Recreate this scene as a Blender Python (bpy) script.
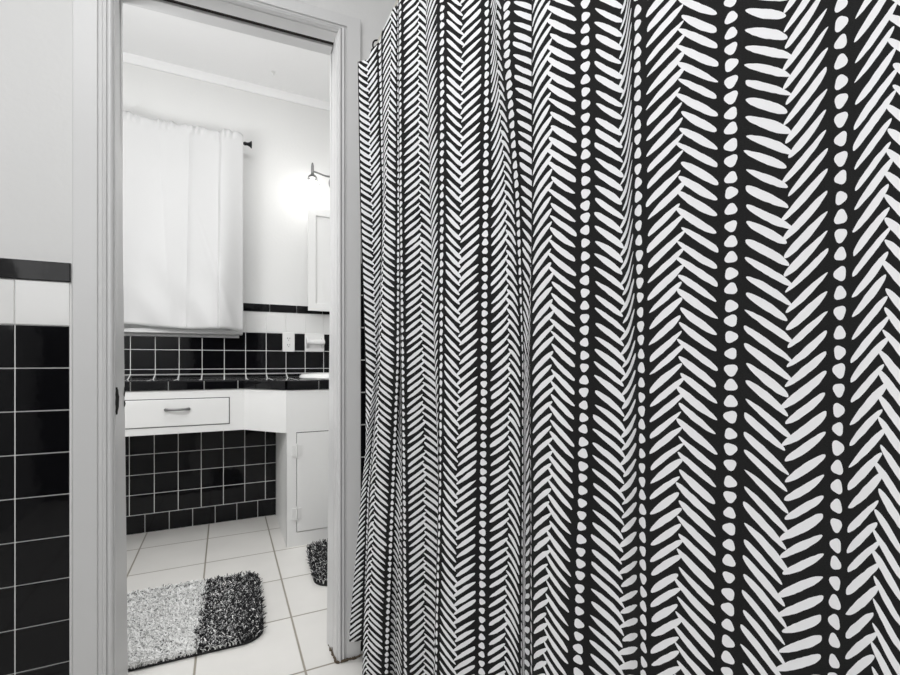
import bpy, bmesh, math, random
from mathutils import Vector
random.seed(7)
C = bpy.context.scene
for o in list(bpy.data.objects):
    bpy.data.objects.remove(o)

# ---------------------------------------------------------------- camera, world, lights, exposure
YAW = math.radians(26.1)
FPX = 459.0
cam_d = bpy.data.cameras.new('camera')
cam_d.sensor_fit = 'HORIZONTAL'
cam_d.sensor_width = 36.0
cam_d.lens = FPX / 900.0 * 36.0
cam_d.shift_y = 24.5 / 900.0
cam_d.clip_start = 0.02
cam = bpy.data.objects.new('camera', cam_d)
C.collection.objects.link(cam)
cam.location = (0, 0, 1.0)
cam.rotation_euler = (math.pi / 2, 0, -YAW)
C.camera = cam

C.view_settings.view_transform = 'Standard'
C.view_settings.look = 'None'
C.view_settings.exposure = 0.0
C.view_settings.gamma = 1.0
C.view_settings.use_curve_mapping = False

world = bpy.data.worlds.new('world')
C.world = world
world.use_nodes = True
world.node_tree.nodes['Background'].inputs[0].default_value = (0.95, 0.98, 1.0, 1)
world.node_tree.nodes['Background'].inputs[1].default_value = 0.9


def area(name, loc, size, power, target=None, size_y=None):
    d = bpy.data.lights.new(name, 'AREA')
    d.energy = power
    d.size = size
    if size_y:
        d.shape = 'RECTANGLE'
        d.size_y = size_y
    o = bpy.data.objects.new(name, d)
    C.collection.objects.link(o)
    o.location = loc
    if target is not None:
        o.rotation_euler = (Vector(target) - Vector(loc)).to_track_quat('-Z', 'Y').to_euler()
    return o


area('bath_ceiling_light', (-0.40, 0.1, 2.68), 1.2, 24, (-0.30, 0.15, 0))
area('curtain_fill', (-0.75, -0.75, 1.7), 1.0, 8.5, (0.35, 0.7, 0.9))  # added fill from behind the camera, aimed at the shower curtain
pd = bpy.data.lights.new('far_room_fill', 'POINT')  # added unseen fill beside the doorway, brightens the far room
pd.energy = 19
pd.shadow_soft_size = 0.18
po = bpy.data.objects.new('far_room_fill', pd)
C.collection.objects.link(po)
po.location = (-0.72, 1.92, 1.62)
area('vanity_top_fill', (0.15, 2.05, 2.72), 0.9, 8, (0.15, 2.3, 0.0), 0.5)  # added overhead fill for the far room, stands for no fixture

# ---------------------------------------------------------------- helpers


class MB:
    def __init__(self):
        self.v, self.f, self.m = [], [], []

    def add(self, vs, fs, mi=0):
        b = len(self.v)
        self.v += [tuple(p) for p in vs]
        for f in fs:
            self.f.append(tuple(b + i for i in f))
            self.m.append(mi)

    def box(self, x0, x1, y0, y1, z0, z1, mi=0):
        vs = [(x, y, z) for x in (x0, x1) for y in (y0, y1) for z in (z0, z1)]
        self.add(vs, [(0, 1, 3, 2), (4, 6, 7, 5), (0, 4, 5, 1), (2, 3, 7, 6), (0, 2, 6, 4), (1, 5, 7, 3)], mi)

    def prism(self, poly, z0, z1, mi=0):
        n = len(poly)
        vs = [(p[0], p[1], z0) for p in poly] + [(p[0], p[1], z1) for p in poly]
        fs = [tuple(range(n))[::-1], tuple(range(n, 2 * n))]
        for i in range(n):
            j = (i + 1) % n
            fs.append((i, j, n + j, n + i))
        self.add(vs, fs, mi)

    def tube(self, pts, r, seg=16, mi=0, cap=True):
        pts = [Vector(p) for p in pts]
        n = len(pts)
        rs = r if isinstance(r, (list, tuple)) else [r] * n
        vs = []
        prev = None
        for i, p in enumerate(pts):
            d = (pts[min(i + 1, n - 1)] - pts[max(i - 1, 0)]).normalized()
            if prev is None:
                a = d.cross(Vector((0, 0, 1)) if abs(d.z) < 0.9 else Vector((1, 0, 0))).normalized()
            else:
                a = (prev - d * prev.dot(d)).normalized()
            prev = a
            b = d.cross(a)
            for k in range(seg):
                t = 2 * math.pi * k / seg
                vs.append(p + (a * math.cos(t) + b * math.sin(t)) * rs[i])
        fs = []
        for i in range(n - 1):
            for k in range(seg):
                k2 = (k + 1) % seg
                fs.append((i * seg + k, i * seg + k2, (i + 1) * seg + k2, (i + 1) * seg + k))
        if cap:
            fs.append(tuple(range(seg))[::-1])
            fs.append(tuple((n - 1) * seg + k for k in range(seg)))
        self.add(vs, fs, mi)

    def lathe(self, prof, c, seg=32, mi=0, sx=1, sy=1):
        # profile: list of (radius, z), around vertical axis through c
        vs, fs = [], []
        n = len(prof)
        for r, z in prof:
            for k in range(seg):
                t = 2 * math.pi * k / seg
                vs.append((c[0] + r * sx * math.cos(t), c[1] + r * sy * math.sin(t), c[2] + z))
        for i in range(n - 1):
            for k in range(seg):
                k2 = (k + 1) % seg
                fs.append((i * seg + k, i * seg + k2, (i + 1) * seg + k2, (i + 1) * seg + k))
        if prof[0][0] > 1e-6:
            fs.append(tuple(range(seg))[::-1])
        if prof[-1][0] > 1e-6:
            fs.append(tuple((n - 1) * seg + k for k in range(seg)))
        self.add(vs, fs, mi)

    def build(self, name, mats, parent=None, bevel=0, smooth=False, seg=2, recalc=True):
        me = bpy.data.meshes.new(name)
        off = Vector((0, 0, 0))
        if parent is not None:
            off = world_loc(parent)
        me.from_pydata([Vector(p) - off for p in self.v], [], self.f)
        if not isinstance(mats, (list, tuple)):
            mats = [mats]
        for m in mats:
            me.materials.append(m)
        for p, mi in zip(me.polygons, self.m):
            p.material_index = mi
        if recalc:
            bm = bmesh.new()
            bm.from_mesh(me)
            bmesh.ops.remove_doubles(bm, verts=bm.verts, dist=1e-6)
            bmesh.ops.recalc_face_normals(bm, faces=bm.faces)
            bm.to_mesh(me)
            bm.free()
        o = bpy.data.objects.new(name, me)
        C.collection.objects.link(o)
        if parent is not None:
            o.parent = parent
        if bevel:
            b = o.modifiers.new('bevel', 'BEVEL')
            b.width = bevel
            b.segments = seg
            b.limit_method = 'ANGLE'
            b.angle_limit = math.radians(40)
        if smooth:
            for p in me.polygons:
                p.use_smooth = True
            try:
                me.set_sharp_from_angle(angle=math.radians(40))
            except Exception:
                pass
        return o


def world_loc(o):
    v = Vector(o.location)
    while o.parent is not None:
        o = o.parent
        v += Vector(o.location)
    return v


def empty(name, loc, label=None, cat=None, group=None, kind=None):
    o = bpy.data.objects.new(name, None)
    o.empty_display_size = 0.05
    C.collection.objects.link(o)
    o.location = loc
    return tag(o, label, cat, group, kind)


def tag(o, label=None, cat=None, group=None, kind=None):
    if label:
        o['label'] = label
    if cat:
        o['category'] = cat
    if group:
        o['group'] = group
    if kind:
        o['kind'] = kind
    return o


def mat(name, col, rough=0.5, metal=0.0, spec=0.5, bump=0, bscale=40, var=0, vscale=4, **kw):
    m = bpy.data.materials.new(name)
    m.use_nodes = True
    nt = m.node_tree
    b = nt.nodes['Principled BSDF']
    b.inputs['Base Color'].default_value = (*col, 1)
    b.inputs['Roughness'].default_value = rough
    b.inputs['Metallic'].default_value = metal
    b.inputs['Specular IOR Level'].default_value = spec
    for k, v in kw.items():
        b.inputs[k].default_value = v
    tc = nt.nodes.new('ShaderNodeTexCoord')
    if var:
        n = nt.nodes.new('ShaderNodeTexNoise')
        n.inputs['Scale'].default_value = vscale
        n.inputs['Detail'].default_value = 5
        nt.links.new(tc.outputs['Object'], n.inputs['Vector'])
        r = nt.nodes.new('ShaderNodeMapRange')
        r.inputs['To Min'].default_value = 1 - var
        r.inputs['To Max'].default_value = 1 + var
        nt.links.new(n.outputs['Fac'], r.inputs['Value'])
        mx = nt.nodes.new('ShaderNodeVectorMath')
        mx.operation = 'SCALE'
        mx.inputs[0].default_value = col
        nt.links.new(r.outputs[0], mx.inputs['Scale'])
        nt.links.new(mx.outputs[0], b.inputs['Base Color'])
    if bump:
        n = nt.nodes.new('ShaderNodeTexNoise')
        n.inputs['Scale'].default_value = bscale
        n.inputs['Detail'].default_value = 3
        nt.links.new(tc.outputs['Object'], n.inputs['Vector'])
        bp = nt.nodes.new('ShaderNodeBump')
        bp.inputs['Strength'].default_value = bump
        bp.inputs['Distance'].default_value = 0.01
        nt.links.new(n.outputs['Fac'], bp.inputs['Height'])
        nt.links.new(bp.outputs[0], b.inputs['Normal'])
    return m


M = {}
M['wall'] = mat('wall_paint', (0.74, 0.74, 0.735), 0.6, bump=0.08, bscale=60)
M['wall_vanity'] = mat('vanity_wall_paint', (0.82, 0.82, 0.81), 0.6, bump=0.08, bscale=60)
M['ceil'] = mat('ceiling_paint', (0.92, 0.92, 0.92), 0.7, bump=0.1, bscale=50)
M['trim'] = mat('trim_gloss_paint', (0.70, 0.70, 0.70), 0.35, bump=0.05, bscale=25)
M['cab'] = mat('cabinet_paint', (0.84, 0.84, 0.83), 0.4, bump=0.04, bscale=30)
M['black'] = mat('black_glazed_tile', (0.005, 0.005, 0.006), 0.05, spec=0.25, bump=0.06, bscale=9)
M['white'] = mat('white_glazed_tile', (0.82, 0.82, 0.81), 0.12, bump=0.03, bscale=9)
M['grout'] = mat('white_grout', (0.90, 0.90, 0.89), 0.85, bump=0.1, bscale=200)
M['porcelain'] = mat('porcelain', (0.88, 0.88, 0.87), 0.1)
M['nickel'] = mat('brushed_nickel', (0.24, 0.24, 0.24), 0.38, 1.0)
M['dark_metal'] = mat('dark_metal', (0.015, 0.015, 0.016), 0.35, 0.6)
M['slot'] = mat('painted_recess_shade', (0.012, 0.008, 0.007), 0.8)  # near-black colour stands in for the shade inside recesses
M['plastic'] = mat('white_plastic', (0.84, 0.84, 0.83), 0.3)
M['rod'] = mat('pale_satin_rod', (0.66, 0.64, 0.58), 0.3, 0.3)
M['rust'] = mat('rusty_steel', (0.008, 0.007, 0.006), 0.7, 0.0, spec=0.1, var=0.6, vscale=80)
M['dirt'] = mat('rotted_brown_wood', (0.10, 0.075, 0.05), 0.9, var=0.7, vscale=60, bump=0.6, bscale=150)
M['hinge'] = mat('painted_hinge', (0.78, 0.78, 0.77), 0.35)
M['mat_black'] = mat('black_rubber', (0.012, 0.012, 0.013), 0.8)
M['pile_light'] = mat('pile_light_yarn', (0.93, 0.93, 0.92), 0.95)
M['pile_mid'] = mat('pile_mid_yarn', (0.40, 0.40, 0.40), 0.95)
M['pile_dark'] = mat('pile_dark_yarn', (0.018, 0.018, 0.02), 0.95)


def cloth_mat():
    m = mat('white_cotton', (0.70, 0.70, 0.70), 0.9, bump=0.05, bscale=220)
    nt = m.node_tree
    b = nt.nodes['Principled BSDF']
    out = nt.nodes['Material Output']
    t = nt.nodes.new('ShaderNodeBsdfTranslucent')
    t.inputs[0].default_value = (0.85, 0.85, 0.85, 1)
    mx = nt.nodes.new('ShaderNodeMixShader')
    mx.inputs[0].default_value = 0.05
    nt.links.new(b.outputs[0], mx.inputs[1])
    nt.links.new(t.outputs[0], mx.inputs[2])
    nt.links.new(mx.outputs[0], out.inputs[0])
    return m


M['cotton'] = cloth_mat()


def thin_glass(name, tint=(0.97, 0.97, 0.97), refl=0.10):
    m = bpy.data.materials.new(name)
    m.use_nodes = True
    nt = m.node_tree
    nt.nodes.remove(nt.nodes['Principled BSDF'])
    out = nt.nodes['Material Output']
    tr = nt.nodes.new('ShaderNodeBsdfTransparent')
    tr.inputs[0].default_value = (*tint, 1)
    gl = nt.nodes.new('ShaderNodeBsdfGlossy')
    gl.inputs['Roughness'].default_value = 0.04
    lw = nt.nodes.new('ShaderNodeLayerWeight')
    lw.inputs[0].default_value = refl
    mx = nt.nodes.new('ShaderNodeMixShader')
    nt.links.new(lw.outputs['Fresnel'], mx.inputs[0])
    nt.links.new(tr.outputs[0], mx.inputs[1])
    nt.links.new(gl.outputs[0], mx.inputs[2])
    nt.links.new(mx.outputs[0], out.inputs[0])
    return m


M['glass'] = thin_glass('clear_glass')
M['shade'] = thin_glass('lamp_glass', (0.985, 0.985, 0.985), 0.025)


def emis(name, col, s):
    m = bpy.data.materials.new(name)
    m.use_nodes = True
    nt = m.node_tree
    nt.nodes.remove(nt.nodes['Principled BSDF'])
    e = nt.nodes.new('ShaderNodeEmission')
    e.inputs[0].default_value = (*col, 1)
    e.inputs[1].default_value = s
    nt.links.new(e.outputs[0], nt.nodes['Material Output'].inputs[0])
    return m


M['bulb'] = emis('lit_bulb', (1, 0.98, 0.95), 22)


class NG:
    """tiny wrapper for math nodes"""

    def __init__(self, nt):
        self.nt = nt

    def m(self, op, *a):
        n = self.nt.nodes.new('ShaderNodeMath')
        n.operation = op
        for i, x in enumerate(a):
            if isinstance(x, (int, float)):
                n.inputs[i].default_value = x
            else:
                self.nt.links.new(x, n.inputs[i])
        return n.outputs[0]

    def rnd(self, a, b, c=0.0):
        cb = self.nt.nodes.new('ShaderNodeCombineXYZ')
        for i, x in enumerate((a, b, c)):
            if isinstance(x, (int, float)):
                cb.inputs[i].default_value = x
            else:
                self.nt.links.new(x, cb.inputs[i])
        w = self.nt.nodes.new('ShaderNodeTexWhiteNoise')
        w.noise_dimensions = '3D'
        self.nt.links.new(cb.outputs[0], w.inputs['Vector'])
        s = self.nt.nodes.new('ShaderNodeSeparateColor')
        self.nt.links.new(w.outputs['Color'], s.inputs[0])
        return s.outputs[0], s.outputs[1], s.outputs[2]


def floor_mat():
    m = mat('cream_floor_tile', (0.78, 0.765, 0.735), 0.28)
    nt = m.node_tree
    g = NG(nt)
    b = nt.nodes['Principled BSDF']
    geo = nt.nodes.new('ShaderNodeNewGeometry')
    sp = nt.nodes.new('ShaderNodeSeparateXYZ')
    nt.links.new(geo.outputs['Position'], sp.inputs[0])
    sx, sy = 0.322, 0.349
    U = g.m('DIVIDE', g.m('ADD', sp.outputs[0], 0.089 + 10 * sx), sx)
    V = g.m('DIVIDE', g.m('ADD', sp.outputs[1], -1.540 + 10 * sy), sy)
    fu, fv = g.m('FRACT', U), g.m('FRACT', V)
    du = g.m('MULTIPLY', g.m('MINIMUM', fu, g.m('SUBTRACT', 1.0, fu)), sx)
    dv = g.m('MULTIPLY', g.m('MINIMUM', fv, g.m('SUBTRACT', 1.0, fv)), sy)
    dist = g.m('MINIMUM', du, dv)
    mr = nt.nodes.new('ShaderNodeMapRange')
    mr.inputs['From Min'].default_value = 0.0028
    mr.inputs['From Max'].default_value = 0.0042
    nt.links.new(dist, mr.inputs['Value'])
    r, _, _ = g.rnd(g.m('FLOOR', U), g.m('FLOOR', V))
    n = nt.nodes.new('ShaderNodeTexNoise')
    n.inputs['Scale'].default_value = 7
    n.inputs['Detail'].default_value = 6
    nt.links.new(geo.outputs['Position'], n.inputs['Vector'])
    val = g.m('ADD', g.m('ADD', 0.90, g.m('MULTIPLY', r, 0.06)), g.m('MULTIPLY', n.outputs['Fac'], 0.12))
    sc = nt.nodes.new('ShaderNodeVectorMath')
    sc.operation = 'SCALE'
    sc.inputs[0].default_value = (0.80, 0.785, 0.755)
    nt.links.new(val, sc.inputs['Scale'])
    mx = nt.nodes.new('ShaderNodeMix')
    mx.data_type = 'RGBA'
    mx.inputs[6].default_value = (0.34, 0.31, 0.26, 1)
    nt.links.new(mr.outputs[0], mx.inputs[0])
    nt.links.new(sc.outputs[0], mx.inputs[7])
    nt.links.new(mx.outputs[2], b.inputs['Base Color'])
    bp = nt.nodes.new('ShaderNodeBump')
    bp.inputs['Strength'].default_value = 0.5
    bp.inputs['Distance'].default_value = 0.002
    nt.links.new(mr.outputs[0], bp.inputs['Height'])
    nt.links.new(bp.outputs[0], b.inputs['Normal'])
    return m


M['floor'] = floor_mat()


def counter_mat():
    m = mat('black_counter_tile', (0.006, 0.006, 0.007), 0.07)
    nt = m.node_tree
    g = NG(nt)
    b = nt.nodes['Principled BSDF']
    geo = nt.nodes.new('ShaderNodeNewGeometry')
    sp = nt.nodes.new('ShaderNodeSeparateXYZ')
    nt.links.new(geo.outputs['Position'], sp.inputs[0])
    s = 0.1218
    fu = g.m('FRACT', g.m('DIVIDE', g.m('ADD', sp.outputs[0], 0.492 + 10 * s), s))
    fv = g.m('FRACT', g.m('DIVIDE', g.m('ADD', sp.outputs[1], -3.185 + 40 * s), s))
    d = g.m('MULTIPLY', g.m('MINIMUM', g.m('MINIMUM', fu, g.m('SUBTRACT', 1.0, fu)),
                            g.m('MINIMUM', fv, g.m('SUBTRACT', 1.0, fv))), s)
    k = g.m('LESS_THAN', d, 0.0032)
    mx = nt.nodes.new('ShaderNodeMix')
    mx.data_type = 'RGBA'
    mx.inputs[6].default_value = (0.006, 0.006, 0.007, 1)
    mx.inputs[7].default_value = (0.72, 0.72, 0.71, 1)
    nt.links.new(k, mx.inputs[0])
    nt.links.new(mx.outputs[2], b.inputs['Base Color'])
    ro = g.m('ADD', 0.07, g.m('MULTIPLY', k, 0.8))
    nt.links.new(ro, b.inputs['Roughness'])
    return m


M['counter'] = counter_mat()


def curtain_mat():
    m = mat('printed_curtain_cloth', (0.8, 0.8, 0.8), 0.9, spec=0.15)
    nt = m.node_tree
    g = NG(nt)
    b = nt.nodes['Principled BSDF']
    uv = nt.nodes.new('ShaderNodeUVMap')
    uv.uv_map = 'cloth'
    sp = nt.nodes.new('ShaderNodeSeparateXYZ')
    nt.links.new(uv.outputs[0], sp.inputs[0])
    U, V = sp.outputs[0], sp.outputs[1]
    KS = 1.06
    P, LP, DP = 0.096 * KS, 0.0172 * KS, 0.016 * KS
    # hand-printed wobble
    nz = nt.nodes.new('ShaderNodeTexNoise')
    nz.inputs['Scale'].default_value = 1.0
    nz.inputs['Detail'].default_value = 1
    cb = nt.nodes.new('ShaderNodeCombineXYZ')
    nt.links.new(g.m('MULTIPLY', U, 9.0), cb.inputs[0])
    nt.links.new(g.m('MULTIPLY', V, 90.0), cb.inputs[1])
    nt.links.new(cb.outputs[0], nz.inputs['Vector'])
    wob = g.m('MULTIPLY', g.m('SUBTRACT', nz.outputs['Fac'], 0.5), 0.10)
    fl = g.m('FLOOR', U)
    uf = g.m('SUBTRACT', U, fl)
    par = g.m('SUBTRACT', fl, g.m('MULTIPLY', g.m('FLOOR', g.m('MULTIPLY', fl, 0.5)), 2.0))
    dirn = g.m('SUBTRACT', 1.0, g.m('MULTIPLY', par, 2.0))
    masks = []
    for side in (0, 1):
        a = g.m('MULTIPLY', uf, 2.0) if side == 0 else g.m('MULTIPLY', g.m('SUBTRACT', 1.0, uf), 2.0)
        vs = g.m('SUBTRACT', V, g.m('MULTIPLY', g.m('MULTIPLY', dirn, a), 0.039 * KS))
        q = g.m('ADD', g.m('DIVIDE', vs, LP), 0.5 * side + 0.13)
        n = g.m('FLOOR', q)
        f = g.m('SUBTRACT', g.m('SUBTRACT', q, n), 0.5)
        hid = g.m('ADD', g.m('MULTIPLY', fl, 2.0), side + 0.37)
        r1, r2, r3 = g.rnd(hid, n, 1.5)
        r4, r5, r6 = g.rnd(hid, n, 7.5)
        a0 = g.m('ADD', 0.235, g.m('MULTIPLY', r1, 0.05))
        a1 = g.m('ADD', 0.98, g.m('MULTIPLY', r2, 0.15))
        x = g.m('DIVIDE', g.m('SUBTRACT', a, a0), g.m('SUBTRACT', a1, a0))
        inside = g.m('MULTIPLY', g.m('GREATER_THAN', x, 0.0), g.m('LESS_THAN', x, 1.0))
        xc = g.m('MINIMUM', g.m('MAXIMUM', x, 0.0001), 0.9999)
        xk = g.m('POWER', xc, g.m('ADD', 0.62, g.m('MULTIPLY', r3, 0.75)))
        gg = g.m('POWER', g.m('MULTIPLY', g.m('MULTIPLY', xk, 4.0), g.m('SUBTRACT', 1.0, xk)), 0.47)
        w = g.m('MULTIPLY', gg, g.m('ADD', 0.238, g.m('MULTIPLY', r4, 0.075)))
        bow = g.m('MULTIPLY', g.m('SUBTRACT', g.m('MULTIPLY', x, g.m('SUBTRACT', 1.0, x)), 0.15),
                  g.m('MULTIPLY', g.m('SUBTRACT', r6, 0.35), 0.5))
        ff = g.m('ABSOLUTE', g.m('ADD', g.m('ADD', f, g.m('MULTIPLY', g.m('SUBTRACT', r5, 0.5), 0.12)),
                                 g.m('ADD', wob, bow)))
        masks.append(g.m('MULTIPLY', inside, g.m('LESS_THAN', ff, w)))
    # dots
    rr = g.m('ROUND', U)
    uc = g.m('SUBTRACT', U, rr)
    q = g.m('DIVIDE', V, DP)
    n = g.m('FLOOR', q)
    r1, r2, r3 = g.rnd(rr, n, 3.3)
    dy = g.m('MULTIPLY', g.m('ADD', g.m('SUBTRACT', g.m('SUBTRACT', q, n), 0.5),
                             g.m('MULTIPLY', g.m('SUBTRACT', r2, 0.5), 0.10)), DP)
    dx = g.m('MULTIPLY', uc, P)
    rad = g.m('SQRT', g.m('ADD', g.m('MULTIPLY', dx, dx), g.m('MULTIPLY', dy, dy)))
    ang = g.m('ARCTAN2', dy, dx)
    R = g.m('MULTIPLY', g.m('ADD', 0.0054 * KS, g.m('MULTIPLY', r3, 0.0008)),
            g.m('ADD', 1.0, g.m('MULTIPLY', g.m('SINE', g.m('ADD', g.m('MULTIPLY', ang, 3.0),
                                                            g.m('MULTIPLY', r1, 6.28))), 0.11)))
    masks.append(g.m('LESS_THAN', rad, R))
    k = g.m('MAXIMUM', g.m('MAXIMUM', masks[0], masks[1]), masks[2])
    k = g.m('MULTIPLY', k, g.m('GREATER_THAN', U, -6.76))
    # weave variation
    wv = nt.nodes.new('ShaderNodeTexNoise')
    wv.inputs['Scale'].default_value = 1.0
    wv.inputs['Detail'].default_value = 4
    cw = nt.nodes.new('ShaderNodeCombineXYZ')
    nt.links.new(g.m('MULTIPLY', U, 60.0), cw.inputs[0])
    nt.links.new(g.m('MULTIPLY', V, 1500.0), cw.inputs[1])
    nt.links.new(cw.outputs[0], wv.inputs['Vector'])
    dk = g.m('ADD', 0.004, g.m('MULTIPLY', wv.outputs['Fac'], 0.024))
    lt = g.m('ADD', 0.86, g.m('MULTIPLY', wv.outputs['Fac'], 0.08))
    col = g.m('ADD', g.m('MULTIPLY', k, lt), g.m('MULTIPLY', g.m('SUBTRACT', 1.0, k), dk))
    cc = nt.nodes.new('ShaderNodeCombineColor')
    nt.links.new(col, cc.inputs[0])
    nt.links.new(col, cc.inputs[1])
    nt.links.new(g.m('MULTIPLY', col, 1.02), cc.inputs[2])
    nt.links.new(cc.outputs[0], b.inputs['Base Color'])
    bp = nt.nodes.new('ShaderNodeBump')
    bp.inputs['Strength'].default_value = 0.15
    bp.inputs['Distance'].default_value = 0.001
    nt.links.new(wv.outputs['Fac'], bp.inputs['Height'])
    nt.links.new(bp.outputs[0], b.inputs['Normal'])
    return m


M['curtain'] = curtain_mat()

# ---------------------------------------------------------------- room dimensions
YD, YE = 1.55, 1.65           # doorway wall faces
YB = 3.20                     # far wall face
ZC = 2.77
XL, XR = -1.15, 1.28
YF = -1.05
DL, DR = -0.272, 0.334        # door opening
ZL, ZR = 2.075, 2.098         # head height, slightly out of level


def head(x):
    return ZL + (x - DL) / (DR - DL) * (ZR - ZL)


def struct(name, mb, mats, **kw):
    o = mb.build(name, mats, **kw)
    return tag(o, kind='structure')


# floor, ceiling
b = MB(); b.box(XL - .1, XR + .1, YF - .1, YB + .1, -.08, 0)
struct('floor', b, M['floor'])
b = MB(); b.box(XL - .1, XR + .1, YF - .1, YB + .1, ZC, ZC + .08)
struct('ceiling', b, M['ceil'])
# walls
b = MB(); b.box(XL - .1, XL, YF, YB, 0, ZC)
struct('wall_left', b, M['wall'])
b = MB(); b.box(XR, XR + .1, YF, YB, 0, ZC)
struct('wall_right', b, M['wall'])
b = MB(); b.box(XL - .1, XR + .1, YF - .1, YF, 0, ZC)
struct('wall_front', b, M['wall'])
b = MB()
b.box(XL, DL - .02, YD, YE, 0, ZC)
b.box(DR + .02, XR, YD, YE, 0, ZC)
b.box(DL - .02, DR + .02, YD, YE, 2.17, ZC)
struct('wall_middle', b, M['wall'])
WX0, WX1, WZ0, WZ1 = -0.72, 0.02, 1.215, 2.28
b = MB()
b.box(XL - .1, WX0, YB, YB + .1, 0, ZC)
b.box(WX1, XR + .1, YB, YB + .1, 0, ZC)
b.box(WX0, WX1, YB, YB + .1, 0, WZ0)
b.box(WX0, WX1, YB, YB + .1, WZ1, ZC)
struct('wall_back', b, M['wall_vanity'])
# small cove strip under the ceiling of the far wall
b = MB()
b.add([(XL, YB, 2.725), (XL, YB - .012, 2.725), (XL, YB - .026, 2.752), (XL, YB - .03, ZC), (XL, YB, ZC),
       (XR, YB, 2.725), (XR, YB - .012, 2.725), (XR, YB - .026, 2.752), (XR, YB - .03, ZC), (XR, YB, ZC)],
      [(0, 1, 2, 3, 4), (9, 8, 7, 6, 5), (0, 5, 6, 1), (1, 6, 7, 2), (2, 7, 8, 3), (3, 8, 9, 4), (4, 9, 5, 0)])
struct('trim_1', b, M['ceil'])

# ---------------------------------------------------------------- wall tiles


def tiles(mb, y, x0, x1, z0, z1, pitch, off, mi, gap=0.0042, th=0.0045, tilt=0.0005, face=-1):
    """one row of glazed tiles on a wall plane y (facing -y); grout joints at off + k*pitch"""
    k = math.floor((x0 - off) / pitch)
    while True:
        a, c = off + k * pitch, off + (k + 1) * pitch
        k += 1
        if a >= x1 - 1e-6:
            break
        a, c = max(a, x0), min(c, x1)
        if c - a < 0.006:
            continue
        xa, xc = a + gap / 2, c - gap / 2
        za, zc = z0 + gap / 2, z1 - gap / 2
        e = 0.0016
        tx, tz = random.uniform(-tilt, tilt), random.uniform(-tilt, tilt)
        vs = []
        for (xx, zz) in ((xa, za), (xc, za), (xc, zc), (xa, zc)):
            vs.append((xx, y + face * 0.001, zz))
        for (xx, zz) in ((xa, za), (xc, za), (xc, zc), (xa, zc)):
            vs.append((xx, y + face * (th - e), zz))
        for i, (xx, zz) in enumerate(((xa + e, za + e), (xc - e, za + e), (xc - e, zc - e), (xa + e, zc - e))):
            sx = -1 if i in (0, 3) else 1
            sz = -1 if i in (0, 1) else 1
            vs.append((xx, y + face * (th + tx * sx + tz * sz), zz))
        fs = [(8, 9, 10, 11)]
        for b0 in (0, 4):
            for i in range(4):
                j = (i + 1) % 4
                fs.append((b0 + i, b0 + j, b0 + 4 + j, b0 + 4 + i))
        mb.add(vs, fs, mi)


TM = [M['black'], M['white'], M['grout']]


def wainscot(name, y, x0, x1, zlast=0.0):
    b = MB()
    b.box(x0, x1, y - 0.003, y, 0, 1.264, 2)
    z = 1.096
    while z > 0.02:
        zl = max(z - 0.1117, 0.0)
        tiles(b, y - .002, x0, x1, zl, z, 0.1117, -0.4835, 0, gap=0.003)
        z = zl
    tiles(b, y - .002, x0, x1, 1.096, 1.212, 0.1117, -0.4835, 1, gap=0.0009)
    tiles(b, y - .002, x0, x1, 1.212, 1.264, 0.223, -0.3685, 0, gap=0.002, th=0.009)
    return struct(name, b, TM)


wainscot('trim_2', YD, XL, -0.3685)
b = MB()
b.box(0.4145, XR, YD - 0.003, YD, 0, 1.340, 2)
z = 1.340
while z > 0.02:
    zl = max(z - 0.1110, 0.0)
    tiles(b, YD - .002, 0.4145, XR, zl, z, 0.1117, 0.4145, 0)
    z = zl
struct('trim_3', b, TM)
# far wall tiles, split at the worktop
b = MB()
b.box(XL, XR, YB - 0.003, YB, 0.0, 1.376, 2)
P2 = 0.1218
for z0, z1 in ((0.957, 1.073), (1.073, 1.190), (0.927, 0.957)):
    tiles(b, YB - .002, XL, XR, z0, z1, P2, -0.492, 0)
for z0, z1 in ((0.110, 0.227), (0.227, 0.343), (0.343, 0.460), (0.460, 0.577), (0.577, 0.694)):
    tiles(b, YB - .002, XL, 0.30, z0, z1, P2, -0.497, 0)
tiles(b, YB - .002, XL, 0.30, 0.002, 0.110, P2, -0.421, 0, th=0.008)
tiles(b, YB - .002, XL, XR, 1.190, 1.324, P2, -0.492, 1, gap=0.0014)
tiles(b, YB - .002, XL, XR, 1.324, 1.376, 0.168, 0.092, 0, gap=0.0028, th=0.009)
struct('trim_4', b, TM)
# tiled lower wall behind the camera, seen only in the glaze
b = MB(); b.box(XL + .002, XR - .002, YF + .0005, YF + .006, 0.002, 1.75)
struct('trim_5', b, M['black'])

# ---------------------------------------------------------------- doorway: jambs, casing, pocket slot
door = empty('door_1', ((DL + DR) / 2, YD, 0), kind='structure')
b = MB()


def lean(x0, x1, y0, y1, fl0, fl1, side):
    # fl = inner-face x at the far edge, at floor and at head
    ya, yb = y0, y1
    def xin(y, top):
        k = (y - (YD - .008)) / (YE + .008 - (YD - .008))
        near = DL if side < 0 else DR
        far = fl1 if top else fl0
        return near + (far - near) * k
    vs = []
    for top, z in ((0, 0), (1, 2.115)):
        for y in (ya, yb):
            vs += [(x0 if side < 0 else x1, y, z), (xin(y, top), y, z)]
    b.add(vs, [(0, 1, 3, 2), (4, 6, 7, 5), (0, 4, 5, 1), (2, 3, 7, 6), (0, 2, 6, 4), (1, 5, 7, 3)])


lean(DL - .03, DL, YD - .008, YE + .008, DL + .012, DL - .009, -1)
lean(DR, DR + .03, YD - .008, YD + .032, DR - .010, DR + .008, 1)
lean(DR, DR + .03, YD + .036, YE + .008, DR - .010, DR + .008, 1)
b.build('side_jamb', M['trim'], door, bevel=.002)


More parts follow.
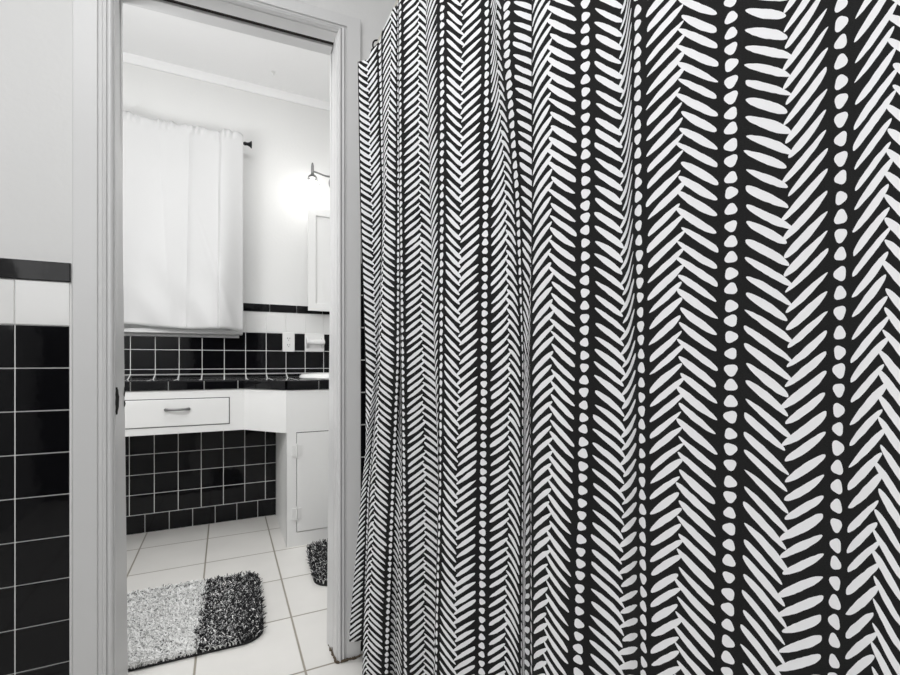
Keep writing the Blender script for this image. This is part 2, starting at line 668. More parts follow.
def sheared(b, x0, x1, y0, y1, d0, d1):
    vs = []
    for x in (x0, x1):
        for y in (y0, y1):
            for dz in (d0, d1):
                vs.append((x, y, head(x) + dz))
    b.add(vs, [(0, 1, 3, 2), (4, 6, 7, 5), (0, 4, 5, 1), (2, 3, 7, 6), (0, 2, 6, 4), (1, 5, 7, 3)])


b = MB()
sheared(b, DL - .012, DR + .004, YD - .008, YD + .044, 0, .05)
sheared(b, DL - .012, DR + .004, YD + .068, YE + .008, 0, .05)
b.build('head_jamb', M['trim'], door, bevel=.0015)
b = MB()
sheared(b, DL - .012, DR + .004, YD + .044, YD + .068, .008, .05)
b.build('track_slot', M['slot'], door)  # black filler painted as the darkness up inside the track
# casing swept around the opening; profile = (offset from opening, projection in front of wall)
prof = [(0.004, 0.0), (0.004, .020), (0.008, .0235), (0.012, .0235), (0.0135, .0150), (0.0165, .0140), (0.0185, .0200), (0.0245, .0215),
        (0.027, .0185), (0.0295, .0110), (0.0375, .0095), (0.0395, .0155), (0.090, .0165), (0.0925, .0145), (0.0925, 0.0)]


def casing(y, face, name):
    b = MB()
    rows = []
    for o, h in prof:
        oL, oR, oT = o, o * .87, o * .72
        rows.append([(DL - oL, y + face * h, 0), (DL - oL, y + face * h, ZL - oL * .03 + oT),
                     (DR + oR, y + face * h, ZR + oT), (DR + oR, y + face * h, 0)])
    n = len(rows)
    vs = [p for r in rows for p in r]
    fs = []
    for i in range(n - 1):
        for k in range(3):
            fs.append((i * 4 + k, i * 4 + k + 1, (i + 1) * 4 + k + 1, (i + 1) * 4 + k))
    for k in range(3):
        fs.append(((n - 1) * 4 + k, (n - 1) * 4 + k + 1, k + 1, k))
    fs.append(tuple(i * 4 for i in range(n)))
    fs.append(tuple(i * 4 + 3 for i in range(n)))
    b.add(vs, fs)
    return b.build(name, M['trim'], door)


casing(YD, -1, 'casing')
casing(YE, 1, 'casing')
# worn latch plate on the left jamb
b = MB()
for yy, z0, z1, w in ((YD - .007, .854, .930, .042), (YE - .005, .868, .886, .014), (YE - .005, .898, .925, .012)):
    n = 9
    vs = []
    for i in range(n):
        t = i / (n - 1)
        wob = (.35 + .65 * math.sin(math.pi * min(1, max(0, t * .9 + .05)))) * w
        jit = random.uniform(-.0035, .0035)
        for q, pr in ((0, .0006), (.5, .0022), (1, .0006)):
            yq = yy + wob * q + jit
            kk = (yq - (YD - .008)) / (YE - YD + .016)
            zq = z0 + (z1 - z0) * t
            xj = DL + (.012 - .021 * zq / 2.17) * kk
            vs.append((xj + pr, yq, zq))
    fs = []
    for i in range(n - 1):
        for k in range(2):
            fs.append((3 * i + k, 3 * i + k + 1, 3 * i + k + 4, 3 * i + k + 3))
    b.add(vs, fs)
tag(b.build('latch_plate', M['rust'], door, smooth=True), label='rusty latch plate')
# rotted foot of the right jamb
b = MB()
pts = [(DR - .002, YE + .012), (DR - .004, YE - .03), (DR - .003, YD + .04), (DR - .003, YD - .016), (DR + .006, YD - .022),
       (DR + .03, YD - .021), (DR + .055, YD - .020), (DR + .078, YD - .018)]
path = []
for (p, q) in zip(pts[:-1], pts[1:]):
    for k in range(6):
        t = k / 6
        path.append((p[0] + (q[0] - p[0]) * t, p[1] + (q[1] - p[1]) * t))
path.append(pts[-1])
tb, rs = [], []
for i, (x, y) in enumerate(path):
    tb.append((x + random.uniform(-.002, .002), y + random.uniform(-.002, .002), .003 + random.uniform(0, .003)))
    rs.append(random.uniform(.0022, .0055))
b.tube(tb, rs, 7)
for i in range(26):
    p = random.choice(path[:22])
    x, y = p[0] - .001, p[1]
    h = random.uniform(.006, .026) if y > YD + .03 else random.uniform(.004, .012)
    b.tube([(x, y, 0.001), (x - .001, y + random.uniform(-.004, .004), h)], [.003, .0006], 5)
tag(b.build('rotted_foot', M['dirt'], door), label='brown rotted wood edge at floor')

# ---------------------------------------------------------------- window behind the white curtain
win = empty('window_1', ((WX0 + WX1) / 2, YB, WZ0), kind='structure')
b = MB()
for x0, x1, z0, z1 in ((WX0, WX0 + .045, WZ0, WZ1), (WX1 - .045, WX1, WZ0, WZ1), (WX0 + .045, WX1 - .045, WZ0, WZ0 + .05),
                       (WX0 + .045, WX1 - .045, WZ1 - .05, WZ1), (WX0 + .045, WX1 - .045, 1.73, 1.765)):
    b.box(x0, x1, YB + .02, YB + .06, z0, z1)
b.build('window_frame', M['trim'], win, bevel=.003)
b = MB(); b.box(WX0 + .03, WX1 - .03, YB + .038, YB + .042, WZ0 + .03, WZ1 - .03)
b.build('pane', M['glass'], win)
b = MB(); b.box(WX0 - .07, 0.098, YB - .085, YB - .009, 1.168, 1.192)
b.box(WX0 - .05, 0.08, YB - .022, YB - .009, 1.150, 1.168)
b.build('window_sill', M['trim'], win, bevel=.004)
b = MB()
for x0, x1 in ((WX0 - .06, WX0), (WX1, WX1 + .06)):
    b.box(x0, x1, YB - .015, YB, 1.376, WZ1)
    b.box(x0, x1, YB - .022, YB - .011, 1.192, 1.376)
b.box(WX0 - .06, WX1 + .06, YB - .015, YB, WZ1, WZ1 + .05)
b.build('window_casing', M['trim'], win, bevel=.003)

# ---------------------------------------------------------------- vanity base
van = empty('vanity_cabinet', (0.10, 2.90, 0),
            'white painted vanity base with one drawer above the knee space and a hinged door', 'cabinet')
FL, FR = 2.85, 2.604
XA, XB, XE = 0.097, 0.297, 1.27
b = MB()
T = .022
b.prism([(XL + .02, FL), (XA, FL), (XB - .0006, FR + .0006), (XB - .0006, FR + T + .012), (XA + .010, FL + T), (XL + .02, FL + T)], .616, .846)
b.build('apron', M['cab'], van, bevel=.002)
b = MB(); b.box(XB, XB + .02, FR + .004, YB - .012, 0, .846)
b.build('side_panel', M['cab'], van, bevel=.0015)
b = MB()
b.box(XB, .347, FR, FR + .022, 0, .846)
b.box(.347, XE, FR, FR + .022, .618, .846)
b.box(.347, XE, FR, FR + .022, 0, .074)
b.box(.742, XE, FR, FR + .022, .074, .618)
b.build('face_frame', M['cab'], van)
b = MB(); b.box(.350, .739, FR - .003, FR + .017, .078, .613)
dr = b.build('cabinet_door', M['cab'], van, bevel=.002)
b = MB(); b.box(.347, .742, FR + .016, FR + .02, .074, .618)
b.build('door_recess', M['slot'], van)  # black sheet giving the door gap its shade by colour
for zc in (.518, .177):
    b = MB()
    for sx in (-1, 1):
        xx = .3485 + sx * .013
        b.box(xx - .011, xx + .011, FR - .0065, FR - .003 if sx > 0 else FR, zc - .030, zc + .030)
        for zz in (-.018, .018):
            b.tube([(xx + sx * .002, FR - .006, zc + zz), (xx + sx * .002, FR - .0078, zc + zz)], .0032, 10)
    b.tube([(.3485, FR - .006, zc - .034), (.3485, FR - .006, zc + .034)], .0042, 12)
    b.tube([(.3485, FR - .006, zc + .034), (.3485, FR - .006, zc + .040)], [.005, .002], 12)
    b.tube([(.3485, FR - .006, zc - .040), (.3485, FR - .006, zc - .034)], [.002, .005], 12)
    b.build('hinge', M['hinge'], dr, smooth=True)
b = MB(); b.box(-.70, .019, FL - .006, FL + .012, .658, .800)
dw = b.build('drawer', M['cab'], van, bevel=.003)
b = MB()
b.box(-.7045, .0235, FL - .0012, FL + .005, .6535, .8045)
b.build('drawer_gap', mat('painted_gap_shade', (.10, .10, .10), .8), van)  # dark rim drawn as the shade in the gap round the drawer
b = MB()
hx0, hx1, hz = -.283, -.176, .747
hp = []
for i in range(13):
    t = i / 12
    hp.append((hx0 + (hx1 - hx0) * t, FL - .010 - .022 * math.sin(math.pi * t) ** .5, hz))
b.tube(hp, [.0062 if 2 <= i <= 10 else .0075 for i in range(13)], 12)
for xx in (hx0, hx1):
    b.tube([(xx, FL - .006, hz), (xx, FL - .013, hz)], .008, 14)
tag(b.build('drawer_handle', M['nickel'], dw, smooth=True), label='brushed metal bow handle')

# worktop
ct = empty('countertop', (0.1, 2.95, .846), 'black tiled worktop with white grout and an angled front edge', 'worktop')
ZT = .900
b = MB()
o = .006
outline = [(XL + .01, YB - .0095), (XL + .01, FL + o), (XA + .003, FL + o), (XB + .003, FR + o), (XE, FR + o), (XE, YB - .0095)]
b.prism(outline, .848, ZT - .004)
b.build('grout_bed', M['grout'], ct)
b = MB()
b.prism(outline, ZT - .0045, ZT)
y0_, y1_ = YB - .085, YB - .0075
b.add([(XL + .01, y0_, ZT - .001), (XL + .01, y0_, ZT + .0008), (XL + .01, y1_, ZT + .026), (XL + .01, y1_, ZT - .001),
       (XE, y0_, ZT - .001), (XE, y0_, ZT + .0008), (XE, y1_, ZT + .026), (XE, y1_, ZT - .001)],
      [(0, 1, 2, 3), (7, 6, 5, 4), (0, 4, 5, 1), (1, 5, 6, 2), (2, 6, 7, 3), (3, 7, 4, 0)])
b.build('tile_top', M['counter'], ct)


def edge_tiles(b, p, q, joints):
    p, q = Vector(p), Vector(q)
    d = (q - p).normalized()
    nrm = Vector((d.y, -d.x))
    for a, c in zip(joints[:-1], joints[1:]):
        g = .0028
        s0, s1 = p + d * (a + g), p + d * (c - g)
        z0, z1 = .850, ZT + .0006
        ys = [(0.012, z0), (-.006, z0), (-.009, z0 + .004), (-.009, z1 - .008), (-.006, z1 - .002), (0, z1), (.012, z1)]
        vs = []
        for base in (s0, s1):
            for off, z in ys:
                w = base - nrm * off
                vs.append((w.x, w.y, z))
        n = len(ys)
        fs = [tuple(range(n)), tuple(range(2 * n - 1, n - 1, -1))]
        for i in range(n):
            j = (i + 1) % n
            fs.append((i, j, n + j, n + i))
        b.add(vs, fs)


b = MB()
L0 = XA - (XL + .01)
js = [0]
x = -.438 - (XL + .01)
first = x
while first > .17:
    first -= .1675
js = [0] + [first + .1675 * k for k in range(20) if 0.02 < first + .1675 * k < L0 - .02] + [L0]
edge_tiles(b, (XL + .01, FL), (XA, FL), js)
LD = math.hypot(XB - XA, FR - FL)
edge_tiles(b, (XA, FL), (XB, FR), [0.0, .10, LD])
LR = XE - XB
edge_tiles(b, (XB, FR), (XE, FR), [0.0, .168, .336, .504, .672, .84, LR])
b.build('edge_tiles', M['black'], ct, smooth=False)

# basin
sk = empty('sink', (.665, 2.885, ZT), 'white oval drop-in basin set into the black tiled worktop', 'sink')
b = MB()
b.lathe([(.262, .0005), (.268, .006), (.266, .016), (.256, .026), (.238, .031), (.222, .030), (.210, .024), (.200, .010), (.185, -.02 + .03), (.12, .006), (.0, .0045)],
        (.665, 2.885, ZT), 56, sx=.98, sy=.82)
b.build('basin', M['porcelain'], sk, smooth=True)
b = MB()
b.lathe([(.024, 0), (.024, .003), (.016, .004), (.0, .003)], (.665, 2.885, ZT + .0052), 24)
b.build('drain', M['nickel'], sk, smooth=True)

# outlet
ol = empty('wall_outlet', (.376, YB - .008, 1.07), 'white duplex power outlet on the black backsplash tiles', 'outlet')
b = MB(); b.box(.338, .414, YB - .0155, YB - .008, 1.068, 1.195)
b.build('cover_plate', M['plastic'], ol, bevel=.003)
for zc in (1.110, 1.153):
    b = MB()
    pts = []
    for k in range(20):
        t = 2 * math.pi * k / 20
        pts.append((.376 + .0165 * max(-.86, min(.86, math.cos(t))) / .86, zc + .0175 * max(-.8, min(.8, math.sin(t))) / .8))
    vs = [(px, YB - .0155, pz) for px, pz in pts] + [(px, YB - .0175, pz) for px, pz in pts]
    n = len(pts)
    b.add(vs, [tuple(range(n)), tuple(range(n, 2 * n))] + [(i, (i + 1) % n, n + (i + 1) % n, n + i) for i in range(n)])
    so = b.build('socket', M['plastic'], ol)
    b = MB()
    b.box(.3678, .3708, YB - .0179, YB - .017, zc - .001, zc + .008)
    b.box(.3812, .3840, YB - .0179, YB - .017, zc + .0, zc + .007)
    b.tube([(.376, YB - .017, zc - .009), (.376, YB - .0179, zc - .009)], .0026, 10)
    b.build('slots', M['mat_black'], so)

# ceramic roll holder
ph = empty('roll_holder', (.545, YB - .008, 1.13), 'white ceramic wall holder with a roller beside the outlet', 'holder')
b = MB()
b.box(.478, .606, YB - .022, YB - .009, 1.068, 1.194)
b.build('back_plate', M['porcelain'], ph, bevel=.006, seg=3)
for sx, x0 in ((1, .484), (-1, .600)):
    b = MB()
    xs = [x0, x0 + sx * .016]
    poly = [(YB - .02, 1.090), (YB - .060, 1.112), (YB - .078, 1.122), (YB - .083, 1.132), (YB - .078, 1.143), (YB - .060, 1.153), (YB - .02, 1.176)]
    vs = [(xx, py, pz) for xx in xs for py, pz in poly]
    n = len(poly)
    b.add(vs, [tuple(range(n)), tuple(range(n, 2 * n))] + [(i, (i + 1) % n, n + (i + 1) % n, n + i) for i in range(n)])
    b.build('bracket', M['porcelain'], ph, bevel=.004)
b = MB()
b.tube([(.499, YB - .062, 1.132), (.530, YB - .062, 1.132), (.5305, YB - .062, 1.132), (.585, YB - .062, 1.132)], [.016, .016, .0185, .0185], 20)
b.build('roller', M['plastic'], ph, smooth=True)

# medicine cabinet
mc = empty('medicine_cabinet', (.73, YB, 1.34), 'white framed wall cabinet hung above the basin', 'cabinet')
b = MB(); b.box(.545, .955, YB - .10, YB - .001, 1.377, 2.045)
b.build('cabinet_body', M['cab'], mc, bevel=.002)
b = MB()
x0, x1, z0, z1 = .485, .975, 1.335, 2.005
w = .048
ya, yb = YB - .122, YB - .101
for poly in ([(x0, z0), (x1, z0), (x1 - w, z0 + w), (x0 + w, z0 + w)], [(x1, z0), (x1, z1), (x1 - w, z1 - w), (x1 - w, z0 + w)],
             [(x1, z1), (x0, z1), (x0 + w, z1 - w), (x1 - w, z1 - w)], [(x0, z1), (x0, z0), (x0 + w, z0 + w), (x0 + w, z1 - w)]):
    vs = [(px, yb, pz) for px, pz in poly] + [(px, ya, pz) for px, pz in poly]
    b.add(vs, [(0, 1, 2, 3), (4, 5, 6, 7)] + [(i, (i + 1) % 4, 4 + (i + 1) % 4, 4 + i) for i in range(4)])
dd = b.build('cabinet_door', M['cab'], mc, bevel=.002)
b = MB(); b.box(x0 + w - .002, x1 - w + .002, yb - .010, yb - .001, z0 + w - .002, z1 - w + .002)
b.build('door_panel', M['cab'], dd)

# wall lamp with glass shade
wl = empty('wall_lamp', (.70, YB, 2.23), 'brushed nickel vanity light with lit glass shades above the wall cabinet', 'lamp')
b = MB()
b.tube([(.70, YB - .001, 2.23), (.70, YB - .012, 2.23), (.70, YB - .022, 2.23)], [.062, .060, .030], 28)
b.tube([(.70, YB - .02, 2.23), (.70, YB - .15, 2.23)], .011, 16)
b.tube([(.70, YB - .15, 2.212), (.70, YB - .15, 2.256)], [.016, .012], 16)
b.build('back_plate', M['nickel'], wl, smooth=True)
for sx in (-1, 1):
    cx = .70 + sx * .194
    yy = YB - .15
    b = MB()
    ap = []
    for i in range(15):
        t = i / 14
        ap.append((.70 + sx * .194 * t, yy, 2.226 + .004 * t - .014 * math.sin(math.pi * t) ** 2 * math.sin(.5 + 1.6 * t)))
    b.tube(ap, [.0065 - .0015 * (i / 14) for i in range(15)], 12)
    arm = b.build('arm', M['nickel'], wl, smooth=True)
    b = MB()
    b.lathe([(.0, .092), (.004, .090), (.0065, .082), (.0085, .070), (.009, .048), (.0085, .03), (.010, .018), (.012, .012), (.021, .007),
             (.0265, .0), (.0295, -.006), (.031, -.013), (.0275, -.013), (.0, -.010)], (cx, yy, 2.195), 28)
    b.build('socket_cap', M['nickel'], arm, smooth=True)
    b = MB()
    b.lathe([(.024, 2.180), (.034, 2.172), (.044, 2.150), (.050, 2.120), (.054, 2.085), (.060, 2.060)], (cx, yy, 0), 32)
    # leave the bell open at both ends
    b.f = [f for f in b.f if len(f) == 4]
    b.m = b.m[:len(b.f)]
    sh = b.build('glass_shade', M['shade'], arm, smooth=True)
    b = MB()
    b.lathe([(.0, 2.082), (.012, 2.084), (.022, 2.092), (.0275, 2.106), (.0275, 2.120), (.022, 2.138), (.014, 2.152), (.012, 2.178)], (cx, yy, 0), 24)
    b.build('bulb', M['bulb'], arm, smooth=True)

# ceiling hook
b = MB()
b.lathe([(.012, 0.0), (.012, -.003), (.005, -.006), (.003, -.008), (.003, -.012)], (.2626, 2.99, ZC), 16)
b.tube([(.2626 + .007 * math.sin(a), 2.99, ZC - .018 + .007 * math.cos(a)) for a in [i * .5 for i in range(11)]], .0018, 8)
tag(b.build('ceiling_hook', M['plastic'], smooth=True), 'tiny white hook screwed into the ceiling', 'hook')

# ---------------------------------------------------------------- white window curtain and its rod
rodz, rody = 2.348, YB - .100
cr = empty('window_rod', (-.33, rody, rodz), 'black rod with flared end carrying the white window curtain', 'rod')
b = MB(); b.tube([(-.80, rody, rodz), (.108, rody, rodz)], .008, 14)
b.build('rod', M['dark_metal'], cr, smooth=True)
for sx, x0 in ((1, .106), (-1, -.798)):
    b = MB()
    prf = [(0, .0105), (.006, .0115), (.010, .0095), (.020, .0095), (.030, .014), (.038, .021), (.041, .0225), (.043, .020), (.0435, .012)]
    b.tube([(x0 + sx * t, rody, rodz) for t, r in prf], [r for t, r in prf], 20)
    b.build('finial', M['dark_metal'], cr, smooth=True)
    b = MB()
    xx = x0 - sx * .02
    b.tube([(xx, YB - .001, rodz - .01), (xx, YB - .006, rodz - .01)], .016, 18)
    b.tube([(xx, YB - .005, rodz - .01), (xx, rody + .004, rodz - .012)], .005, 10)
    b.tube([(xx + .012 * 0, rody, rodz - .02), (xx, rody, rodz - .008)], .006, 10)
    b.build('bracket', M['dark_metal'], cr, smooth=True)

NX, NZ = 150, 70
cx0, cx1 = -.775, .098
vs, fs = [], []


def sstep(e0, e1, x):
    t = max(0, min(1, (x - e0) / (e1 - e0)))
    return t * t * (3 - 2 * t)


for j in range(NZ + 1):
    tz = j / NZ            # 0 bottom .. 1 top
    for i in range(NX + 1):
        tx = i / NX
        x = cx0 + (cx1 - cx0) * tx
        zt = 2.372 + .004 * math.sin(x * 37) + .003 * math.sin(x * 91 + 1)
        zb = 1.197 + .010 * sstep(-.35, -.45, x) - .010 * sstep(-.02, .09, x) + .004 * math.sin(x * 11)
        z = zb + (zt - zb) * tz
        y = YB - .150
        dn = 1 - tz
        # broad soft folds that open toward the hem
        y -= (.010 + .022 * dn) * math.sin(x * 9.5 + 1.2 + .9 * dn)
        y -= (.004 + .006 * dn) * math.sin(x * 23 + 3.0 * dn)
        # pressed fold lines
        for fx, drift, amp, wd in ((-.185, -.02, .015, .018), (-.50, .0, .008, .02), (-.34, .06, .008, .03)):
            u = x - fx - drift * dn
            y -= amp * math.exp(-abs(u) / wd) * (1 - .4 * dn)
        # leading panel at the right, turned outward, with a step on its inner edge
        st = sstep(-.030 - .012 * dn, -.020 - .012 * dn, x)
        y -= st * (.030 + .012 * dn) * (1 - .75 * sstep(-.02, .098, x))
        # diagonal drag wrinkles toward the hem
        y -= .012 * sstep(.55, .0, tz) * math.sin((x * 1.0 + z * .75) * 24 + 2.0 * x)
        y -= .010 * math.exp(-((x + .30 - .35 * dn) / .022) ** 2) * sstep(.25, .6, dn)
        # gathered rod pocket
        hd = sstep(.955, .985, tz)
        y += hd * .007 * math.sin(x * 150 + 2 * math.sin(x * 40))
        pk = math.exp(-((tz - .975) / .012) ** 2)
        y -= .006 * pk
        vs.append((x, y, z))
for j in range(NZ):
    for i in range(NX):
        a = j * (NX + 1) + i
        fs.append((a, a + 1, a + NX + 2, a + NX + 1))
b = MB(); b.add(vs, fs)
wc = b.build('window_curtain', M['cotton'], smooth=True, recalc=False)
sm = wc.modifiers.new('thickness', 'SOLIDIFY'); sm.thickness = .0012
tag(wc, 'plain white curtain hanging over the window above the vanity', 'curtain')

# ---------------------------------------------------------------- bath mats


def bath_mat(name, label, cx, cy, lx, ly, rot, light_until, n, seed):
    rnd = random.Random(seed)
    r = empty(name, (cx, cy, 0), label, 'bath mat', 'shag bath mats')
    cr_, sr_ = math.cos(rot), math.sin(rot)

    def W(u, v):
        return (cx + u * cr_ - v * sr_, cy + u * sr_ + v * cr_)
    rad = .075
    poly = []
    for qx, qy, a0 in ((lx / 2 - rad, ly / 2 - rad, 0), (-lx / 2 + rad, ly / 2 - rad, 90), (-lx / 2 + rad, -ly / 2 + rad, 180), (lx / 2 - rad, -ly / 2 + rad, 270)):
        for k in range(9):
            a = math.radians(a0 + 90 * k / 8)
            poly.append(W(qx + rad * math.cos(a), qy + rad * math.sin(a)))
    b = MB(); b.prism(poly, .0005, .010)
    tag(b.build('backing', M['mat_black'], r, bevel=.003), label='black edge')
    parts = {'light': MB(), 'dark': MB()}
    for _ in range(n):
        u, v = rnd.uniform(-lx / 2, lx / 2), rnd.uniform(-ly / 2, ly / 2)
        ax, ay = abs(u) - (lx / 2 - rad), abs(v) - (ly / 2 - rad)
        if ax > 0 and ay > 0 and math.hypot(ax, ay) > rad - .004:
            continue
        lim = light_until + rnd.gauss(0, .007)
        is_l = u < lim
        if is_l:
            q = rnd.random()
            mi = 0 if q < .90 else (1 if q < .985 else 2)
            if v > ly / 2 - .04 and rnd.random() < .25:
                mi = 2 if rnd.random() < .4 else 1
        else:
            q = rnd.random()
            mid = abs(u - light_until - .075) < .05
            mi = 2 if q < (.62 if mid else .80) else (1 if q < (.80 if mid else .92) else 0)
        h = rnd.uniform(.016, .027)
        a = rnd.uniform(0, 2 * math.pi)
        lean = rnd.uniform(.004, .02)
        w_ = rnd.uniform(.0014, .0026)
        x, y = W(u, v)
        dx, dy = math.cos(a), math.sin(a)
        px, py = -dy * w_, dx * w_
        vs = []
        for t in (0, .5, 1):
            k = w_ * (1.0, 1.15, .8)[int(t * 2)]
            ox, oy, oz = dx * lean * t * t, dy * lean * t * t, .009 + h * (t - .25 * t * t)
            for ang in (0, 2.094, 4.189):
                ca, sa = math.cos(ang) * k, math.sin(ang) * k
                vs.append((x + ox - dy * ca + dx * sa, y + oy + dx * ca + dy * sa, oz))
        f = []
        for s in (0, 3):
            for k in range(3):
                k2 = (k + 1) % 3
                f.append((s + k, s + k2, s + 3 + k2, s + 3 + k))
        f.append((6, 7, 8))
        parts['light' if is_l else 'dark'].add(vs, f, mi)
    PM = [M['pile_light'], M['pile_mid'], M['pile_dark']]
    if parts['light'].v:
        tag(parts['light'].build('light_pile', PM, r, recalc=False), label='pale grey shaggy pile', kind='stuff')
    tag(parts['dark'].build('dark_pile', PM, r, recalc=False), label='dark speckled shaggy pile', kind='stuff')
    return r


bath_mat('bath_mat', 'long shaggy bath mat, pale grey with a charcoal end, lying across the doorway', -.245, 2.062, .76, .56, math.radians(-1.5), .163, 24000, 3)
bath_mat('bath_mat', 'all charcoal shaggy bath mat in front of the white cabinet door', 0.683, 2.305, .62, .50, math.radians(-4), -1.0, 11000, 5)

# ---------------------------------------------------------------- shower rod, ring and printed curtain
RX, RZ = .425, 1.973
sr = empty('shower_rod', (RX, .7, RZ), 'pale straight shower rod the patterned curtain hangs from', 'rod')
b = MB(); b.tube([(RX, -.22, RZ), (RX, YD - .004, RZ)], .010, 20)
b.build('rod', M['rod'], sr, smooth=True)
b = MB(); b.tube([(RX, YD - .003, RZ), (RX, YD - .012, RZ), (RX, YD - .022, RZ)], [.022, .021, .014], 24)
b.build('wall_flange', M['rod'], sr, smooth=True)
b = MB()
RY = 1.363
n = 25
b.tube([(RX + .021 * math.sin(2 * math.pi * i / (n - 1)), RY + .004 * math.sin(2 * math.pi * i / (n - 1)), RZ - .0065 + .021 * math.cos(2 * math.pi * i / (n - 1))) for i in range(n)], .0024, 10, cap=False)
tag(b.build('curtain_ring', M['dark_metal'], smooth=True), 'small black curtain ring looped over the shower rod', 'ring')

S_, C_ = math.sin(YAW), math.cos(YAW)


def track(u, xs, ts, ys=(50, 200, 362, 490, 620)):
    """world-space guide line of one fold of the cloth: (x, y, z) samples from hem to top"""
    out = []
    for px, py, t in zip(xs, ys, [1.06 * v for v in ts]):
        q = (px - 450) / FPX
        out.append((t * (S_ + C_ * q), t * (C_ - S_ * q), 1.0 + t * (362 - py) / FPX))
    return u, out[::-1]


G = []
G.append(track(-6.80, (357.5, 360, 365, 366, 356), (1.20, 1.22, 1.26, 1.34, 1.44)))
G.append(track(-6.50, (367, 371.8, 376, 361.5, 350.3), (1.195, 1.215, 1.25, 1.31, 1.37)))
G.append(track(-6.00, (379.5, 383.5, 380.5, 368, 365.0), (1.18, 1.20, 1.27, 1.30, 1.36)))
G.append(track(-5.88, (382.5, 383.3, 378.6, 370.0, 363.8), (1.15, 1.17, 1.17, 1.23, 1.23)))
G.append(track(-5.50, (391.0, 385.5, 379.8, 375, 368.3), (1.13, 1.155, 1.15, 1.19, 1.21)))
G.append(track(-5.00, (398, 398.5, 398, 392.8, 387.8), (1.12, 1.125, 1.125, 1.17, 1.19)))
G.append(track(-4.50, (399, 399.5, 400.5, 401, 396.5), (1.11, 1.13, 1.15, 1.165, 1.205)))
G.append(track(-4.00, (399.8, 400.5, 402.5, 404, 404.9), (1.045, 1.045, 1.05, 1.065, 1.075)))
G.append(track(-3.50, (418.4, 420, 422.3, 424.7, 424.3), (1.03, 1.03, 1.04, 1.055, 1.065)))
G.append(track(-3.10, (428.5, 432.5, 437.5, 441, 437), (1.02, 1.02, 1.03, 1.05, 1.06)))
G.append(track(-3.00, (431, 435, 439.5, 442, 438.5), (1.00, 1.00, 1.01, 1.03, 1.04)))
G.append(track(-2.50, (426.3, 430, 434.5, 439.0, 435.8), (.92, .915, .91, .90, .895)))
G.append(track(-2.00, (442, 441.8, 440.9, 440.0, 436.6), (.862, .862, .867, .872, .877)))
G.append(track(-0.50, (462, 460.5, 458.9, 457, 455.4), (.848, .848, .85, .855, .856)))
G.append(track(0.0, (487, 485.6, 484, 483, 481.9), (.832, .833, .833, .838, .840)))
G.append(track(0.5, (496.5, 505.7, 508.8, 508.8, 505.7), (.795, .80, .81, .815, .82)))
G.append(track(.87, (501, 514, 520.3, 520.2, 519), (.772, .778, .787, .79, .796)))
G.append(track(1.0, (507.5, 518, 523, 522.8, 521.7), (.75, .768, .782, .785, .79)))
G.append(track(1.5, (533.5, 533.5, 526.5, 526, 525), (.72, .73, .745, .745, .745)))
G.append(track(2.0, (537, 536, 529.8, 531.0, 531.2), (.685, .685, .690, .685, .68)))
G.append(track(2.10, (531.8, 532.3, 531.5, 532.6, 533.0), (.638, .642, .655, .66, .665)))
G.append(track(2.5, (550, 550.8, 552.3, 550, 546), (.61, .612, .625, .63, .635)))
G.append(track(3.0, (585.4, 585.4, 584.2, 582.3, 578.7), (.585, .588, .592, .598, .602)))
G.append(track(3.5, (621, 622, 623.5, 623, 622), (.560, .562, .567, .572, .576)))
G.append(track(4.0, (637, 637.7, 641, 642, 643.3), (.512, .514, .518, .522, .525)))
G.append(track(4.5, (680.7, 680.5, 680, 679, 677.5), (.485, .486, .488, .490, .492)))
G.append(track(5.0, (731, 731, 731, 730, 728), (.459,) * 5))
G.append(track(5.5, (787, 787.5, 787, 785, 781.8), (.418,) * 5))
G.append(track(6.0, (841, 841, 839.5, 837, 834.6), (.380,) * 5))
G.append(track(6.5, (893, 888, 883, 878, 873.5), (.352,) * 5))
G.append(track(7.0, (946, 941, 935, 929, 924), (.326,) * 5))
for u, x, y in ((7.5, .475, .095), (8.0, .45, .045), (8.5, .43, -.005), (9.0, .45, -.05), (9.5, .47, -.09), (10.0, .45, -.14), (10.3, .43, -.17)):
    G.append((u, [(x, y, z) for z in (.7, .85, 1.0, 1.15, 1.3)]))

ZH = .112


def at_z(g, z):
    s = g[1]
    if z <= s[0][2]:
        # keep hanging along the last slope for a little way, then straight down
        d = (s[1][2] - s[0][2])
        k = max(-.22 / max(d, .05), (z - s[0][2]) / d) * .6
        return s[0][0] + (s[1][0] - s[0][0]) * k, s[0][1] + (s[1][1] - s[0][1]) * k
    for p, q in zip(s[:-1], s[1:]):
        if z <= q[2]:
            t = (z - p[2]) / (q[2] - p[2])
            return p[0] + (q[0] - p[0]) * t, p[1] + (q[1] - p[1]) * t
    return s[-1][0], s[-1][1]


def top_z(u):
    for (u0, z0), (u1, z1) in (((-6.8, 1.833), (-6.42, 1.837)), ((-6.42, 1.837), (-6.34, 1.861)), ((-6.34, 1.861), (-5.80, 1.885)), ((-5.80, 1.885), (-5.4, 1.920)),
                               ((-5.4, 1.920), (-4.4, 1.940)), ((-4.4, 1.940), (99, 1.940))):
        if u <= u1:
            return z0 + (z1 - z0) * max(0, (u - u0)) / (u1 - u0)
    return 1.940


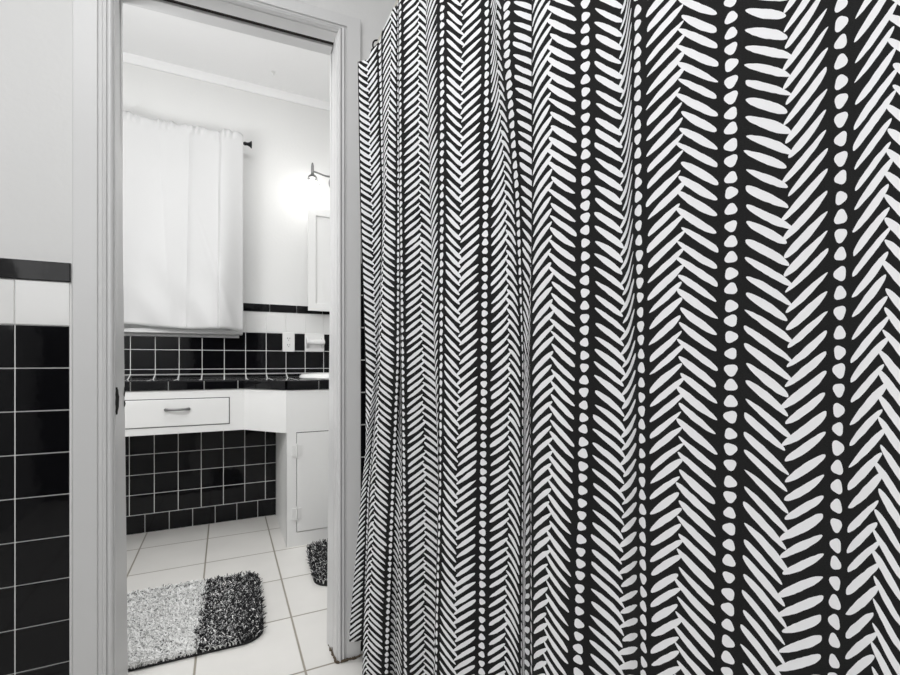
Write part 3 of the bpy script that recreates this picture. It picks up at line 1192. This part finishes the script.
SUB, ROWS = 9, 72
cols = []
for gi in range(len(G) - 1):
    for k in range(SUB + (1 if gi == len(G) - 2 else 0)):
        cols.append((gi, k / SUB))


def cr1(p0, p1, p2, p3, t):
    return .5 * ((2 * p1) + (-p0 + p2) * t + (2 * p0 - 5 * p1 + 4 * p2 - p3) * t * t + (-p0 + 3 * p1 - 3 * p2 + p3) * t ** 3)


us = [g[0] for g in G]


def ucol(gi, t):
    u0, u1 = us[gi], us[gi + 1]
    if u0 == -2.0:      # sewn join: the print repeats itself here
        u0 = -1.0
    return u0 + (u1 - u0) * t


verts, uvs = [], []
for (gi, t) in cols:
    u = us[gi] + (us[gi + 1] - us[gi]) * t
    zt = top_z(u)
    for j in range(ROWS + 1):
        z = ZH + (zt - ZH) * j / ROWS
        pts = [at_z(G[max(0, min(len(G) - 1, gi + d))], z) for d in (-1, 0, 1, 2)]
        x = cr1(*[p[0] for p in pts], t)
        y = cr1(*[p[1] for p in pts], t)
        verts.append((x, y, z))
faces, fuv = [], []
R1 = ROWS + 1
for c in range(len(cols) - 1):
    gi, t = cols[c]
    ua = ucol(gi, t)
    gi2, t2 = cols[c + 1]
    ub = ucol(gi, 1.0) if (gi2 != gi) else ucol(gi2, t2)
    for j in range(ROWS):
        faces.append((c * R1 + j, (c + 1) * R1 + j, (c + 1) * R1 + j + 1, c * R1 + j + 1))
        za, zb, zc, zd = (verts[i][2] for i in faces[-1])
        fuv.append(((ua, za), (ub, zb), (ub, zc), (ua, zd)))
me = bpy.data.meshes.new('shower_curtain')
me.from_pydata(verts, [], faces)
uvl = me.uv_layers.new(name='cloth')
for p, q in zip(me.polygons, fuv):
    p.use_smooth = True
    for li, w in zip(p.loop_indices, q):
        uvl.data[li].uv = w
me.materials.append(M['curtain'])
sc = bpy.data.objects.new('shower_curtain', me)
C.collection.objects.link(sc)
sm = sc.modifiers.new('thickness', 'SOLIDIFY'); sm.thickness = .0009
tag(sc, 'black fabric shower curtain printed with white herringbone leaves and dot columns', 'shower curtain')
